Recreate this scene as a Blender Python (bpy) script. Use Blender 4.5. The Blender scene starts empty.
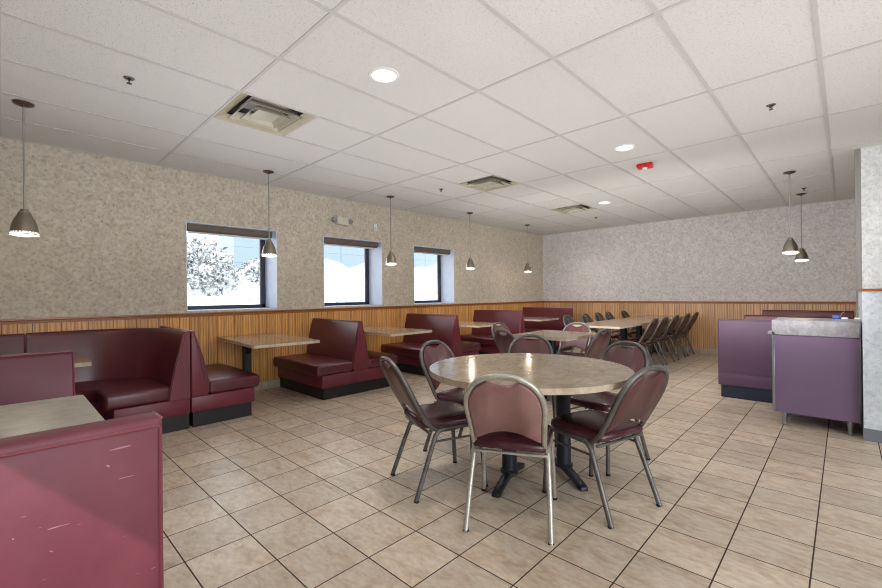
import bpy, bmesh, math, random
from mathutils import Vector, Matrix

random.seed(7)
PI = math.pi
COL = bpy.context.scene.collection
SC = bpy.context.scene

# ------------------------------------------------------------------ camera fit
F_PX, YAW, PITCH, ROLL, CAM_H = 421.04, 0.7644, 0.0021, -0.0109, 1.2239
ZC = 2.718            # ceiling height
XW = -5.565           # window wall
YB = 9.5875           # back wall
XR = 0.096            # return wall on the right
YR = 4.86             # front face of the return wall
YF = -1.15            # front wall
CAPZ = 1.04           # top of wainscot cap
GT = 0.3002; GX = -2.218; GY = 0.8786      # floor tile grid
CX0 = -1.3204; CY0 = 2.4318                # ceiling grid origin (0.6096 x 1.2192)

# ------------------------------------------------------------------ materials
def srgb(r, g, b):
    f = lambda c: (c / 255.0) / 12.92 if c / 255.0 <= 0.04045 else (((c / 255.0) + 0.055) / 1.055) ** 2.4
    return (f(r), f(g), f(b), 1.0)

class NT:
    def __init__(s, name):
        s.m = bpy.data.materials.new(name); s.m.use_nodes = True
        s.t = s.m.node_tree
        s.b = s.t.nodes['Principled BSDF']
    def n(s, typ, **kw):
        nd = s.t.nodes.new(typ)
        for k, v in kw.items():
            if k.startswith('i_'):
                key = k[2:]
                key = int(key) if key.isdigit() else key.replace('_', ' ')
                nd.inputs[key].default_value = v
            else:
                setattr(nd, k, v)
        return nd
    def l(s, a, b): s.t.links.new(a, b)
    def math(s, op, a, b=None, c=None):
        nd = s.n('ShaderNodeMath', operation=op)
        for i, v in enumerate((a, b, c)):
            if v is None: continue
            if isinstance(v, (int, float)): nd.inputs[i].default_value = v
            else: s.l(v, nd.inputs[i])
        return nd.outputs[0]
    def coord(s): return s.n('ShaderNodeTexCoord').outputs['Object']
    def geo(s): return s.n('ShaderNodeNewGeometry').outputs['Position']
    def mapping(s, v, scale=(1, 1, 1), loc=(0, 0, 0)):
        nd = s.n('ShaderNodeMapping'); s.l(v, nd.inputs['Vector'])
        nd.inputs['Scale'].default_value = scale; nd.inputs['Location'].default_value = loc
        return nd.outputs[0]
    def noise(s, v, scale, detail=4, rough=0.55, out=0, dist=0.0):
        nd = s.n('ShaderNodeTexNoise'); s.l(v, nd.inputs['Vector'])
        nd.inputs['Scale'].default_value = scale; nd.inputs['Detail'].default_value = detail
        nd.inputs['Roughness'].default_value = rough; nd.inputs['Distortion'].default_value = dist
        return nd.outputs[out]
    def ramp(s, fac, stops):
        nd = s.n('ShaderNodeValToRGB'); s.l(fac, nd.inputs[0])
        el = nd.color_ramp.elements
        while len(el) < len(stops): el.new(0.5)
        for e, (p, c) in zip(el, stops): e.position = p; e.color = c
        return nd.outputs[0]
    def mix(s, fac, a, b, blend='MIX'):
        nd = s.n('ShaderNodeMix', data_type='RGBA', blend_type=blend)
        for sock, v in ((nd.inputs[0], fac), (nd.inputs[6], a), (nd.inputs[7], b)):
            if isinstance(v, (int, float)): sock.default_value = v
            elif isinstance(v, tuple): sock.default_value = v
            else: s.l(v, sock)
        return nd.outputs[2]
    def bump(s, h, strength=0.2, dist=0.01):
        nd = s.n('ShaderNodeBump'); s.l(h, nd.inputs['Height'])
        nd.inputs['Strength'].default_value = strength; nd.inputs['Distance'].default_value = dist
        s.l(nd.outputs[0], s.b.inputs['Normal'])
    def base(s, c):
        if isinstance(c, tuple): s.b.inputs['Base Color'].default_value = c
        else: s.l(c, s.b.inputs['Base Color'])
    def set(s, rough=0.5, metal=0.0, spec=0.5):
        s.b.inputs['Roughness'].default_value = rough; s.b.inputs['Metallic'].default_value = metal
        s.b.inputs['Specular IOR Level'].default_value = spec

def mat_plain(name, c, rough=0.5, metal=0.0, spec=0.5, var=0.12, scale=9.0, bump=0.0, bscale=60):
    t = NT(name); v = t.coord()
    nz = t.noise(v, scale, 5)
    d = tuple(x * (1 - var) for x in c[:3]) + (1,); e = tuple(min(1, x * (1 + var)) for x in c[:3]) + (1,)
    t.base(t.ramp(nz, [(0.3, d), (0.7, e)])); t.set(rough, metal, spec)
    if bump: t.bump(t.noise(v, bscale, 3), bump, 0.004)
    return t.m

def mat_emit(name, c, s):
    t = NT(name); t.base(c)
    t.b.inputs['Emission Color'].default_value = c; t.b.inputs['Emission Strength'].default_value = s
    return t.m

def mat_floor():
    t = NT('floor_tile'); v = t.geo()
    sp = t.n('ShaderNodeSeparateXYZ'); t.l(v, sp.inputs[0])
    u = t.math('DIVIDE', t.math('SUBTRACT', sp.outputs[0], GX - 60 * GT), GT)
    w = t.math('DIVIDE', t.math('SUBTRACT', sp.outputs[1], GY - 60 * GT), GT)
    fu = t.math('FRACT', u); fw = t.math('FRACT', w)
    du = t.math('MINIMUM', fu, t.math('SUBTRACT', 1.0, fu)); dw = t.math('MINIMUM', fw, t.math('SUBTRACT', 1.0, fw))
    d = t.math('MINIMUM', du, dw)
    grout = t.math('LESS_THAN', d, 0.0105)
    cell = t.n('ShaderNodeCombineXYZ'); t.l(t.math('FLOOR', u), cell.inputs[0]); t.l(t.math('FLOOR', w), cell.inputs[1])
    wn = t.n('ShaderNodeTexWhiteNoise', noise_dimensions='3D'); t.l(cell.outputs[0], wn.inputs['Vector'])
    off = t.n('ShaderNodeVectorMath', operation='MULTIPLY_ADD')
    t.l(wn.outputs['Color'], off.inputs[0]); off.inputs[1].default_value = (9, 9, 9); t.l(v, off.inputs[2])
    st = t.mapping(off.outputs[0], (1.0, 1.9, 1))
    n1 = t.noise(st, 5.5, 7, 0.62, dist=0.6); n2 = t.noise(st, 22, 5, 0.6)
    c1 = t.ramp(n1, [(0.28, srgb(166, 140, 114)), (0.44, srgb(198, 180, 159)), (0.58, srgb(216, 203, 187)), (0.76, srgb(190, 172, 154))])
    c2 = t.mix(0.35, c1, t.ramp(n2, [(0.3, srgb(146, 122, 100)), (0.7, srgb(230, 219, 204))]))
    tone = t.ramp(wn.outputs['Value'], [(0.0, (0.86, 0.86, 0.86, 1)), (1.0, (1.06, 1.05, 1.04, 1))])
    c3 = t.mix(1.0, c2, tone, 'MULTIPLY')
    t.base(t.mix(grout, c3, srgb(58, 49, 43)))
    r = t.ramp(n2, [(0.3, (0.30,) * 3 + (1,)), (0.7, (0.42,) * 3 + (1,))])
    rr = t.mix(grout, r, (0.8, 0.8, 0.8, 1)); t.l(rr, t.b.inputs['Roughness'])
    t.b.inputs['Specular IOR Level'].default_value = 0.4
    h = t.math('SUBTRACT', t.math('MULTIPLY', n2, 0.15), grout)
    t.bump(h, 0.35, 0.003)
    return t.m

def mat_ceiling():
    t = NT('ceiling_tile'); v = t.geo()
    n1 = t.noise(t.mapping(v, (1, 1.6, 1)), 95, 2, 0.5); n2 = t.noise(v, 300, 2)
    sp = t.ramp(n1, [(0.30, srgb(176, 174, 170)), (0.40, srgb(214, 213, 210)), (1.0, srgb(220, 219, 216))])
    big = t.noise(v, 0.7, 2)
    t.base(t.mix(1.0, sp, t.ramp(big, [(0.3, (0.94, 0.94, 0.94, 1)), (0.7, (1, 1, 1, 1))]), 'MULTIPLY'))
    t.set(0.9, 0, 0.2); t.bump(t.math('ADD', n1, t.math('MULTIPLY', n2, 0.4)), 0.35, 0.004)
    return t.m

def mat_wallpaper(name, a, b, c):
    t = NT(name); v = t.geo()
    n1 = t.noise(v, 11, 6, 0.62, dist=1.0); n2 = t.noise(v, 27, 5, 0.65, dist=0.5)
    vo = t.n('ShaderNodeTexVoronoi'); t.l(v, vo.inputs['Vector']); vo.inputs['Scale'].default_value = 26
    c1 = t.ramp(n1, [(0.34, a), (0.5, b), (0.66, c)])
    c2 = t.mix(0.45, c1, t.ramp(n2, [(0.36, a), (0.52, b), (0.64, c)]))
    n3 = t.noise(v, 42, 3, 0.6)
    dk = tuple(q * 0.62 for q in a[:3]) + (1,)
    c3 = t.mix(0.25, c2, t.ramp(vo.outputs['Distance'], [(0.1, a), (0.6, c)]))
    t.base(t.mix(t.ramp(n3, [(0.30, (0.6,) * 3 + (1,)), (0.42, (0, 0, 0, 1))]), c3, dk))
    t.set(0.75, 0, 0.25); t.bump(n2, 0.12, 0.003)
    return t.m

def mat_wainscot(name='oak_panelling', pale=False):
    t = NT(name); v = t.geo()
    sp = t.n('ShaderNodeSeparateXYZ'); t.l(v, sp.inputs[0])
    s = t.math('ADD', t.math('ADD', sp.outputs[0], sp.outputs[1]), 40.0)
    q = t.math('DIVIDE', s, 0.1016); f = t.math('FRACT', q); idx = t.math('FLOOR', q)
    q2 = t.math('FRACT', t.math('DIVIDE', s, 0.0508))
    g1 = t.math('LESS_THAN', t.math('MINIMUM', f, t.math('SUBTRACT', 1.0, f)), 0.026)
    g2 = t.math('LESS_THAN', t.math('MINIMUM', q2, t.math('SUBTRACT', 1.0, q2)), 0.045)
    wn = t.n('ShaderNodeTexWhiteNoise', noise_dimensions='1D'); t.l(idx, wn.inputs['W'])
    cmb = t.n('ShaderNodeCombineXYZ')
    t.l(t.math('MULTIPLY', s, 9.0), cmb.inputs[0]); t.l(t.math('MULTIPLY', wn.outputs['Value'], 37.0), cmb.inputs[1])
    t.l(t.math('MULTIPLY', sp.outputs[2], 2.6), cmb.inputs[2])
    wv = t.n('ShaderNodeTexWave', wave_type='RINGS', rings_direction='SPHERICAL'); t.l(cmb.outputs[0], wv.inputs['Vector'])
    wv.inputs['Scale'].default_value = 1.0; wv.inputs['Distortion'].default_value = 4; wv.inputs['Detail'].default_value = 2
    fine = t.noise(t.mapping(v, (60, 60, 4)), 1.0, 5, 0.6)
    c1 = t.ramp(wv.outputs['Fac'], [(0.0, srgb(178, 116, 54)), (0.3, srgb(216, 156, 88)), (1.0, srgb(230, 174, 104))])
    c2 = t.mix(0.4, c1, t.ramp(fine, [(0.3, srgb(158, 100, 46)), (0.7, srgb(234, 184, 116))]))
    tone = t.ramp(wn.outputs['Value'], [(0, (0.84, 0.82, 0.80, 1)), (1, (1.08, 1.06, 1.04, 1))])
    c3 = t.mix(1.0, c2, tone, 'MULTIPLY')
    g = t.math('MAXIMUM', g1, t.math('MULTIPLY', g2, 0.22))
    if pale:
        hs = t.n('ShaderNodeHueSaturation'); t.l(c3, hs.inputs['Color']); hs.inputs['Saturation'].default_value = 0.84; hs.inputs['Value'].default_value = 0.88; c3 = hs.outputs[0]
    t.base(t.mix(g, c3, srgb(78, 46, 22))); t.set(0.38, 0, 0.4)
    t.bump(t.math('SUBTRACT', t.math('MULTIPLY', fine, 0.1), g), 0.5, 0.003)
    return t.m

def mat_wood(name, a, b, rough=0.35):
    t = NT(name); v = t.coord()
    n = t.noise(t.mapping(v, (3, 3, 40)), 6, 5)
    t.base(t.ramp(n, [(0.3, a), (0.7, b)])); t.set(rough)
    return t.m

def mat_vinyl(name, a, b, rough=0.34, spec=0.5, scratch=False, bump=0.12):
    t = NT(name); v = t.geo()
    n1 = t.noise(v, 3.2, 4); n2 = t.noise(v, 220, 2); n3 = t.noise(v, 5, 2, 0.5)
    c = t.ramp(n1, [(0.3, a), (0.7, b)])
    if scratch:
        mp = t.n('ShaderNodeMapping'); t.l(v, mp.inputs['Vector']); mp.inputs['Rotation'].default_value = (0.5, 0, 0); mp.inputs['Scale'].default_value = (1, 11, 95)
        m1 = t.noise(mp.outputs[0], 1.0, 2, 0.5)
        mp2 = t.n('ShaderNodeMapping'); t.l(v, mp2.inputs['Vector']); mp2.inputs['Rotation'].default_value = (1.9, 0, 0); mp2.inputs['Scale'].default_value = (1, 14, 120)
        m3 = t.noise(mp2.outputs[0], 1.0, 1, 0.5)
        m2 = t.noise(v, 6.0, 2)
        vo = t.n('ShaderNodeTexVoronoi'); t.l(v, vo.inputs['Vector']); vo.inputs['Scale'].default_value = 26
        dots = t.math('MULTIPLY', t.math('LESS_THAN', vo.outputs['Distance'], 0.13), t.math('GREATER_THAN', m2, 0.56))
        sc = t.math('MAXIMUM', t.math('GREATER_THAN', m1, 0.735), t.math('MAXIMUM', t.math('GREATER_THAN', m3, 0.76), dots))
        streak = t.noise(v, 7, 5, 0.6)
        c = t.mix(t.ramp(streak, [(0.45, (0, 0, 0, 1)), (0.8, (0.14, 0.14, 0.14, 1))]), c, srgb(170, 110, 122))
        c = t.mix(t.math('MULTIPLY', sc, 0.4), c, srgb(214, 178, 184))
    t.base(c)
    t.l(t.ramp(n3, [(0.3, (rough * 0.96,) * 3 + (1,)), (0.7, (rough * 1.05,) * 3 + (1,))]), t.b.inputs['Roughness'])
    t.b.inputs['Specular IOR Level'].default_value = spec
    t.bump(t.math('ADD', t.math('MULTIPLY', n2, 0.10), n1), bump, 0.01)
    return t.m

def mat_laminate(name, a, b, c, rough=0.22):
    t = NT(name); v = t.geo()
    n1 = t.noise(t.mapping(v, (1.5, 1, 1)), 8, 7, 0.65, dist=1.2); n2 = t.noise(v, 38, 5, 0.65)
    c1 = t.ramp(n1, [(0.32, a), (0.5, b), (0.68, c)])
    t.base(t.mix(0.3, c1, t.ramp(n2, [(0.35, a), (0.65, c)]))); t.set(rough, 0, 0.4)
    return t.m

def mat_frame(name, a, b, rough=0.38):
    t = NT(name); v = t.geo()
    vo = t.n('ShaderNodeTexVoronoi'); t.l(v, vo.inputs['Vector']); vo.inputs['Scale'].default_value = 160
    n = t.noise(v, 14, 5)
    c = t.mix(0.5, t.ramp(vo.outputs['Distance'], [(0.1, a), (0.7, b)]), t.ramp(n, [(0.35, a), (0.65, b)]))
    t.base(c); t.set(rough, 0.55, 0.5); t.bump(vo.outputs['Distance'], 0.2, 0.002)
    return t.m

def mat_glass():
    m = bpy.data.materials.new('window_glass'); m.use_nodes = True
    t = m.node_tree; t.nodes.clear()
    o = t.nodes.new('ShaderNodeOutputMaterial'); mx = t.nodes.new('ShaderNodeMixShader')
    tr = t.nodes.new('ShaderNodeBsdfTransparent'); gl = t.nodes.new('ShaderNodeBsdfGlossy')
    tr.inputs[0].default_value = (0.97, 0.985, 1, 1); gl.inputs['Roughness'].default_value = 0.02
    fr = t.nodes.new('ShaderNodeFresnel'); fr.inputs[0].default_value = 1.25
    t.links.new(fr.outputs[0], mx.inputs[0]); t.links.new(tr.outputs[0], mx.inputs[1]); t.links.new(gl.outputs[0], mx.inputs[2])
    t.links.new(mx.outputs[0], o.inputs[0])
    return m

M = {}
M['floor'] = mat_floor(); M['ceil'] = mat_ceiling()
M['tbar'] = mat_plain('ceiling_grid_paint', srgb(190, 188, 184), 0.45, var=0.03)
M['paper'] = mat_wallpaper('mottled_wallpaper', srgb(164, 152, 136), srgb(196, 185, 169), srgb(218, 209, 196))
M['paper_b'] = mat_wallpaper('light_greyed_wallpaper', srgb(168, 163, 161), srgb(202, 197, 196), srgb(224, 220, 219))  # same wallpaper; greyer light on the back wall put into the colour
M['paper_c'] = mat_wallpaper('pale_column_wallpaper', srgb(176, 177, 177), srgb(204, 205, 205), srgb(224, 225, 226))
M['frp'] = mat_wallpaper('pale_blue_panel', srgb(182, 190, 200), srgb(204, 211, 220), srgb(222, 228, 236))
M['oak'] = mat_wainscot(); M['oak_b'] = mat_wainscot('pale_oak_panelling', True)
M['cap'] = mat_wood('oak_cap', srgb(132, 78, 38), srgb(172, 112, 62), 0.3)
M['btile'] = mat_laminate('baseboard_tile', srgb(150, 134, 112), srgb(178, 164, 142), srgb(196, 184, 164), 0.4)
M['vinyl'] = mat_vinyl('burgundy_vinyl', srgb(82, 27, 38), srgb(94, 33, 44), 0.34, 0.65)
M['vinyl_d'] = mat_vinyl('burgundy_vinyl_end', srgb(100, 36, 48), srgb(114, 44, 56), 0.42)
M['vinyl_f'] = mat_vinyl('scuffed_burgundy_vinyl', srgb(104, 44, 58), srgb(116, 51, 66), 0.5, scratch=True)
M['vinyl_b'] = mat_vinyl('mauve_burgundy_vinyl', srgb(100, 42, 60), srgb(112, 49, 68), 0.45)
M['vinyl_p'] = mat_vinyl('daylight_tinted_vinyl', srgb(82, 60, 84), srgb(94, 70, 94), 0.45)  # burgundy vinyl with bluish daylight put into its colour
M['pipe_p'] = mat_vinyl('daylight_tinted_piping', srgb(92, 58, 88), srgb(104, 68, 100), 0.4); M['pipe'] = mat_vinyl('burgundy_piping', srgb(118, 56, 66), srgb(132, 68, 78), 0.35)  # first piping carries the bench's painted daylight tint
M['kick'] = mat_plain('black_kick_board', srgb(28, 27, 28), 0.5)
M['kick_b'] = mat_plain('blue_black_kick_board', srgb(34, 44, 62), 0.5)
M['lam'] = mat_laminate('stone_laminate', srgb(122, 107, 88), srgb(148, 133, 113), srgb(170, 156, 136), 0.16)
M['lam_g'] = mat_laminate('grey_stone_laminate', srgb(150, 144, 134), srgb(174, 169, 160), srgb(192, 188, 180), 0.3)
M['edge'] = mat_laminate('laminate_edge', srgb(164, 148, 128), srgb(188, 174, 154), srgb(206, 194, 176), 0.4)
M['lam_c'] = mat_laminate('cool_grey_laminate', srgb(112, 111, 115), srgb(140, 139, 144), srgb(164, 163, 168), 0.35)
M['plum'] = mat_plain('daylight_tinted_laminate', srgb(114, 95, 122), 0.42, var=0.05, scale=4)  # purple is bluish daylight put into the laminate colour
M['black'] = mat_plain('black_iron', srgb(42, 46, 54), 0.42, 0.3, bump=0.1)
M['frame'] = mat_frame('hammered_grey_frame', srgb(82, 81, 78), srgb(122, 121, 118))
M['frame_w'] = mat_frame('lit_pale_frame', srgb(150, 148, 140), srgb(200, 198, 190), 0.34)  # paler frame copy; stronger light on the front chair put into the colour
M['chairv'] = mat_vinyl('brown_burgundy_chair_vinyl', srgb(78, 45, 46), srgb(92, 55, 56), 0.36, bump=0.2)
M['chairs'] = mat_vinyl('dark_seat_vinyl', srgb(62, 28, 34), srgb(74, 34, 41), 0.26, bump=0.2)
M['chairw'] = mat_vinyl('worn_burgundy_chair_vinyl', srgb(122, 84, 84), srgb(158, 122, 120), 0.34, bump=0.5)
M['chaird'] = mat_vinyl('deep_brown_chair_vinyl', srgb(60, 30, 28), srgb(72, 38, 34), 0.4, bump=0.2)
M['chairk'] = mat_vinyl('shadowed_brown_chair_vinyl', srgb(46, 36, 34), srgb(56, 44, 42), 0.4, bump=0.2); M['rubber'] = mat_plain('black_rubber', srgb(30, 31, 34), 0.7)  # shadowed vinyl: shade on the window side row put into the colour
M['nickel'] = mat_plain('brushed_nickel', srgb(158, 150, 136), 0.32, 1.0, var=0.1, scale=40)
M['bronze'] = mat_plain('dark_bronze', srgb(104, 88, 72), 0.35, 0.8, var=0.25, scale=20)
M['cord'] = mat_plain('grey_rod', srgb(150, 148, 142), 0.4, 0.4)
M['bulb'] = mat_emit('lamp_diffuser', (1.0, 0.94, 0.86, 1), 1.5)
M['lens'] = mat_emit('downlight_lens', (1.0, 0.97, 0.92, 1), 2.6)
M['white'] = mat_plain('white_paint', srgb(222, 222, 222), 0.5, var=0.03)
M['reveal'] = mat_plain('window_reveal_paint', srgb(210, 220, 236), 0.45, var=0.05)
M['vent'] = mat_plain('aged_vent_metal', srgb(186, 178, 152), 0.4, 0.15, var=0.14, scale=7)
M['vent_b'] = mat_plain('vent_blade_metal', srgb(190, 186, 170), 0.35, 0.2, var=0.1, scale=9)
M['vdark'] = mat_plain('vent_throat', srgb(64, 64, 58), 0.7, var=0.4, scale=25)
M['aframe'] = mat_plain('charcoal_aluminium', srgb(56, 62, 78), 0.4, 0.3)
M['shade'] = mat_plain('taupe_blind', srgb(104, 92, 84), 0.6, var=0.06)
M['hem'] = mat_plain('blind_hem_bar', srgb(200, 202, 206), 0.4)
M['red'] = mat_plain('alarm_red', srgb(206, 22, 40), 0.3, var=0.05)
M['clear'] = mat_plain('strobe_lens', srgb(226, 224, 220), 0.15, var=0.05)
M['chrome'] = mat_plain('chrome', srgb(120, 118, 116), 0.25, 0.9)
M['steel'] = mat_plain('steel_leg', srgb(160, 164, 170), 0.3, 0.8)
M['beige'] = mat_plain('beige_plastic', srgb(206, 200, 182), 0.5, var=0.04)
M['blue'] = mat_plain('blue_plastic', srgb(30, 92, 170), 0.35, var=0.1)
M['cloth'] = mat_plain('white_paper', srgb(232, 232, 232), 0.7, var=0.05)
M['glass'] = mat_glass()
M['jbead'] = mat_plain('grey_corner_trim', srgb(128, 126, 124), 0.6, var=0.04); M['greybase'] = mat_plain('grey_baseboard', srgb(116, 120, 130), 0.5, var=0.05)

# ------------------------------------------------------------------ builders
def tag(o, label=None, cat=None, group=None, kind=None):
    if label: o['label'] = label
    if cat: o['category'] = cat
    if group: o['group'] = group
    if kind: o['kind'] = kind
    return o

def thing(name, label, cat, loc=(0, 0, 0), rz=0.0, group=None):
    o = bpy.data.objects.new(name, None); COL.objects.link(o)
    o.empty_display_size = 0.1
    o.location = loc; o.rotation_euler = (0, 0, rz)
    return tag(o, label, cat, group)

class B:
    def __init__(s): s.bm = bmesh.new()
    def box(s, x0, x1, y0, y1, z0, z1, bev=0.0, seg=2):
        t = bmesh.new(); bmesh.ops.create_cube(t, size=1)
        for v in t.verts:
            v.co = Vector(((x0 + x1) / 2 + v.co.x * (x1 - x0), (y0 + y1) / 2 + v.co.y * (y1 - y0), (z0 + z1) / 2 + v.co.z * (z1 - z0)))
        if bev: bmesh.ops.bevel(t, geom=t.edges[:], offset=bev, segments=seg, affect='EDGES', profile=0.5)
        return s.merge(t)
    def merge(s, t, mat=None):
        if mat is not None: bmesh.ops.transform(t, matrix=mat, verts=t.verts)
        vm = [s.bm.verts.new(v.co) for v in t.verts]
        t.verts.index_update()
        for f in t.faces:
            try: s.bm.faces.new([vm[v.index] for v in f.verts])
            except ValueError: pass
        t.free(); return s
    def cushion(s, x0, x1, y0, y1, z0, z1, r, puff=0.0, mat=None):
        hx, hy, hz = (x1 - x0) / 2, (y1 - y0) / 2, (z1 - z0) / 2
        def samp(h):
            a = [-h + r * k for k in (0, 0.22, 0.5, 0.8, 1.0)]
            n = max(2, int((h * 2 - 2 * r) / 0.12))
            mid = [-h + r + (2 * h - 2 * r) * k / n for k in range(1, n)]
            return a + mid + [-q for q in reversed(a)]
        rr = min(r, hx * .98, hy * .98, hz * .98); r = rr
        ax = [samp(hx), samp(hy), samp(hz)]
        H = (hx, hy, hz); t = bmesh.new(); cache = {}
        def vert(p):
            k = tuple(round(c, 6) for c in p)
            if k in cache: return cache[k]
            q = [max(-H[i] + r, min(H[i] - r, p[i])) for i in range(3)]
            d = Vector([p[i] - q[i] for i in range(3)])
            w = Vector(q) + (d.normalized() * r if d.length > 1e-9 else d)
            if puff and p[2] > 0:
                w.z += puff * (1 - (p[0] / hx) ** 2) * (1 - (p[1] / hy) ** 2) ** 0.8 if abs(p[1]) < hy and abs(p[0]) < hx else 0
            cache[k] = t.verts.new(w + Vector(((x0 + x1) / 2, (y0 + y1) / 2, (z0 + z1) / 2))); return cache[k]
        for a in range(3):
            b, c = (a + 1) % 3, (a + 2) % 3
            for sg in (-1, 1):
                for i in range(len(ax[b]) - 1):
                    for j in range(len(ax[c]) - 1):
                        f = []
                        for (u, v) in ((i, j), (i + 1, j), (i + 1, j + 1), (i, j + 1)):
                            p = [0, 0, 0]; p[a] = sg * H[a]; p[b] = ax[b][u]; p[c] = ax[c][v]; f.append(vert(p))
                        if sg < 0: f.reverse()
                        try: t.faces.new(f)
                        except ValueError: pass
        return s.merge(t, mat)
    def prism(s, poly, axis, a, b, bev=0.0, seg=2, mat=None):
        """poly 2D list extruded along axis; for x: (y,z), y: (x,z), z: (x,y)"""
        t = bmesh.new()
        def P(p, h):
            return {'x': (h, p[0], p[1]), 'y': (p[0], h, p[1]), 'z': (p[0], p[1], h)}[axis]
        lo = [t.verts.new(P(p, a)) for p in poly]; hi = [t.verts.new(P(p, b)) for p in poly]
        n = len(poly)
        t.faces.new(lo); t.faces.new(hi)
        for i in range(n): t.faces.new([lo[i], lo[(i + 1) % n], hi[(i + 1) % n], hi[i]])
        bmesh.ops.recalc_face_normals(t, faces=t.faces)
        if bev:
            bmesh.ops.bevel(t, geom=[e for e in t.edges if e.calc_face_angle(0) > 0.6], offset=bev, segments=seg, affect='EDGES', profile=0.5)
        return s.merge(t, mat)
    def tube(s, pts, r, sides=8, r2=None, up=None, closed=False, cap=True, radii=None):
        """round (or r x r2 elliptical) tube along points"""
        pts = [Vector(p) for p in pts]; n = len(pts); rings = []
        prev = None
        for i, p in enumerate(pts):
            if closed: d = pts[(i + 1) % n] - pts[i - 1]
            else: d = pts[min(i + 1, n - 1)] - pts[max(i - 1, 0)]
            d.normalize()
            if up is not None: ref = Vector(up)
            elif prev is not None: ref = prev
            else: ref = Vector((0, 0, 1)) if abs(d.z) < 0.9 else Vector((0, 1, 0))
            a = ref - d * ref.dot(d)
            if a.length < 1e-5: a = d.orthogonal()
            a.normalize(); prev = a; b = d.cross(a)
            ra = radii[i] if radii else r; rb = (r2 if r2 else ra)
            rings.append([s.bm.verts.new(p + a * (ra * math.cos(2 * PI * k / sides)) + b * (rb * math.sin(2 * PI * k / sides))) for k in range(sides)])
        m = n if closed else n - 1
        for i in range(m):
            A, C = rings[i], rings[(i + 1) % n]
            for k in range(sides): s.bm.faces.new([A[k], A[(k + 1) % sides], C[(k + 1) % sides], C[k]])
        if cap and not closed:
            s.bm.faces.new(list(reversed(rings[0]))); s.bm.faces.new(rings[-1])
        return s
    def lathe(s, prof, loc=(0, 0, 0), sides=24, cap=True):
        rings = []
        for (r, z) in prof:
            rings.append([s.bm.verts.new((loc[0] + r * math.cos(2 * PI * k / sides), loc[1] + r * math.sin(2 * PI * k / sides), loc[2] + z)) for k in range(sides)])
        for i in range(len(rings) - 1):
            for k in range(sides):
                s.bm.faces.new([rings[i][k], rings[i][(k + 1) % sides], rings[i + 1][(k + 1) % sides], rings[i + 1][k]])
        if cap:
            s.bm.faces.new(list(reversed(rings[0]))); s.bm.faces.new(rings[-1])
        return s
    def sweep(s, path, prof):
        """path: list of (x,y,nx,ny); prof closed polygon of (d,z), offset d along n"""
        rings = [[s.bm.verts.new((x + nx * d, y + ny * d, z)) for d, z in prof] for x, y, nx, ny in path]
        n = len(prof)
        for i in range(len(rings) - 1):
            for k in range(n): s.bm.faces.new([rings[i][k], rings[i][(k + 1) % n], rings[i + 1][(k + 1) % n], rings[i + 1][k]])
        s.bm.faces.new(list(reversed(rings[0]))); s.bm.faces.new(rings[-1])
        return s
    def obj(s, name, mat, parent=None, smooth=True, ang=0.7):
        bmesh.ops.recalc_face_normals(s.bm, faces=s.bm.faces)
        me = bpy.data.meshes.new(name); s.bm.to_mesh(me); s.bm.free()
        if smooth:
            for p in me.polygons: p.use_smooth = True
            me.set_sharp_from_angle(angle=ang)
        me.materials.append(M[mat] if isinstance(mat, str) else mat)
        o = bpy.data.objects.new(name, me); COL.objects.link(o)
        if parent: o.parent = parent
        return o

def struct(name, b, mat, parent=None, label=None):
    o = b.obj(name, mat, parent, smooth=False)
    if not parent: tag(o, label, None, None, 'structure')
    return o

def dup(root, loc, rz, label, group=None):
    def rec(o, par):
        c = o.copy(); COL.objects.link(c)
        if par: c.parent = par
        for ch in list(o.children): rec(ch, c)
        return c
    r = rec(root, None); r.location = loc; r.rotation_euler = (0, 0, rz); r['label'] = label
    if group: r['group'] = group
    return r

def arc(cx, cy, r, a0, a1, n):
    return [(cx + r * math.cos(a0 + (a1 - a0) * k / n), cy + r * math.sin(a0 + (a1 - a0) * k / n)) for k in range(n + 1)]

def rrect(x0, x1, y0, y1, r, n=4):
    return (arc(x1 - r, y1 - r, r, 0, PI / 2, n) + arc(x0 + r, y1 - r, r, PI / 2, PI, n)
            + arc(x0 + r, y0 + r, r, PI, 1.5 * PI, n) + arc(x1 - r, y0 + r, r, 1.5 * PI, 2 * PI, n))

# ------------------------------------------------------------------ room shell
XE, YE = 5.2, YF - 0.03
struct('floor', B().box(XW - 0.4, XE, YE, YB + 0.15, -0.12, 0.0), 'floor', label='beige stone look tiled floor with dark grout')
VENTS = [(-3.454, 1.5178), (-3.454, 4.5656), (-3.454, 7.0036)]
cb = B(); hv = 0.30
xa, xb = -3.454 - hv, -3.454 + hv
cb.box(XW - 0.4, xa, YE, YB + 0.15, ZC, ZC + 0.02); cb.box(xb, XE, YE, YB + 0.15, ZC, ZC + 0.02)
yy = [YE] + [v for _, vy in VENTS for v in (vy - hv, vy + hv)] + [YB + 0.15]
for q in range(0, len(yy), 2): cb.box(xa, xb, yy[q], yy[q + 1], ZC, ZC + 0.02)
cb.box(XW - 0.4, XE, YE, YB + 0.15, ZC + 0.09, ZC + 0.10)
struct('ceiling', cb, 'ceil', label='white suspended tile ceiling')
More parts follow.
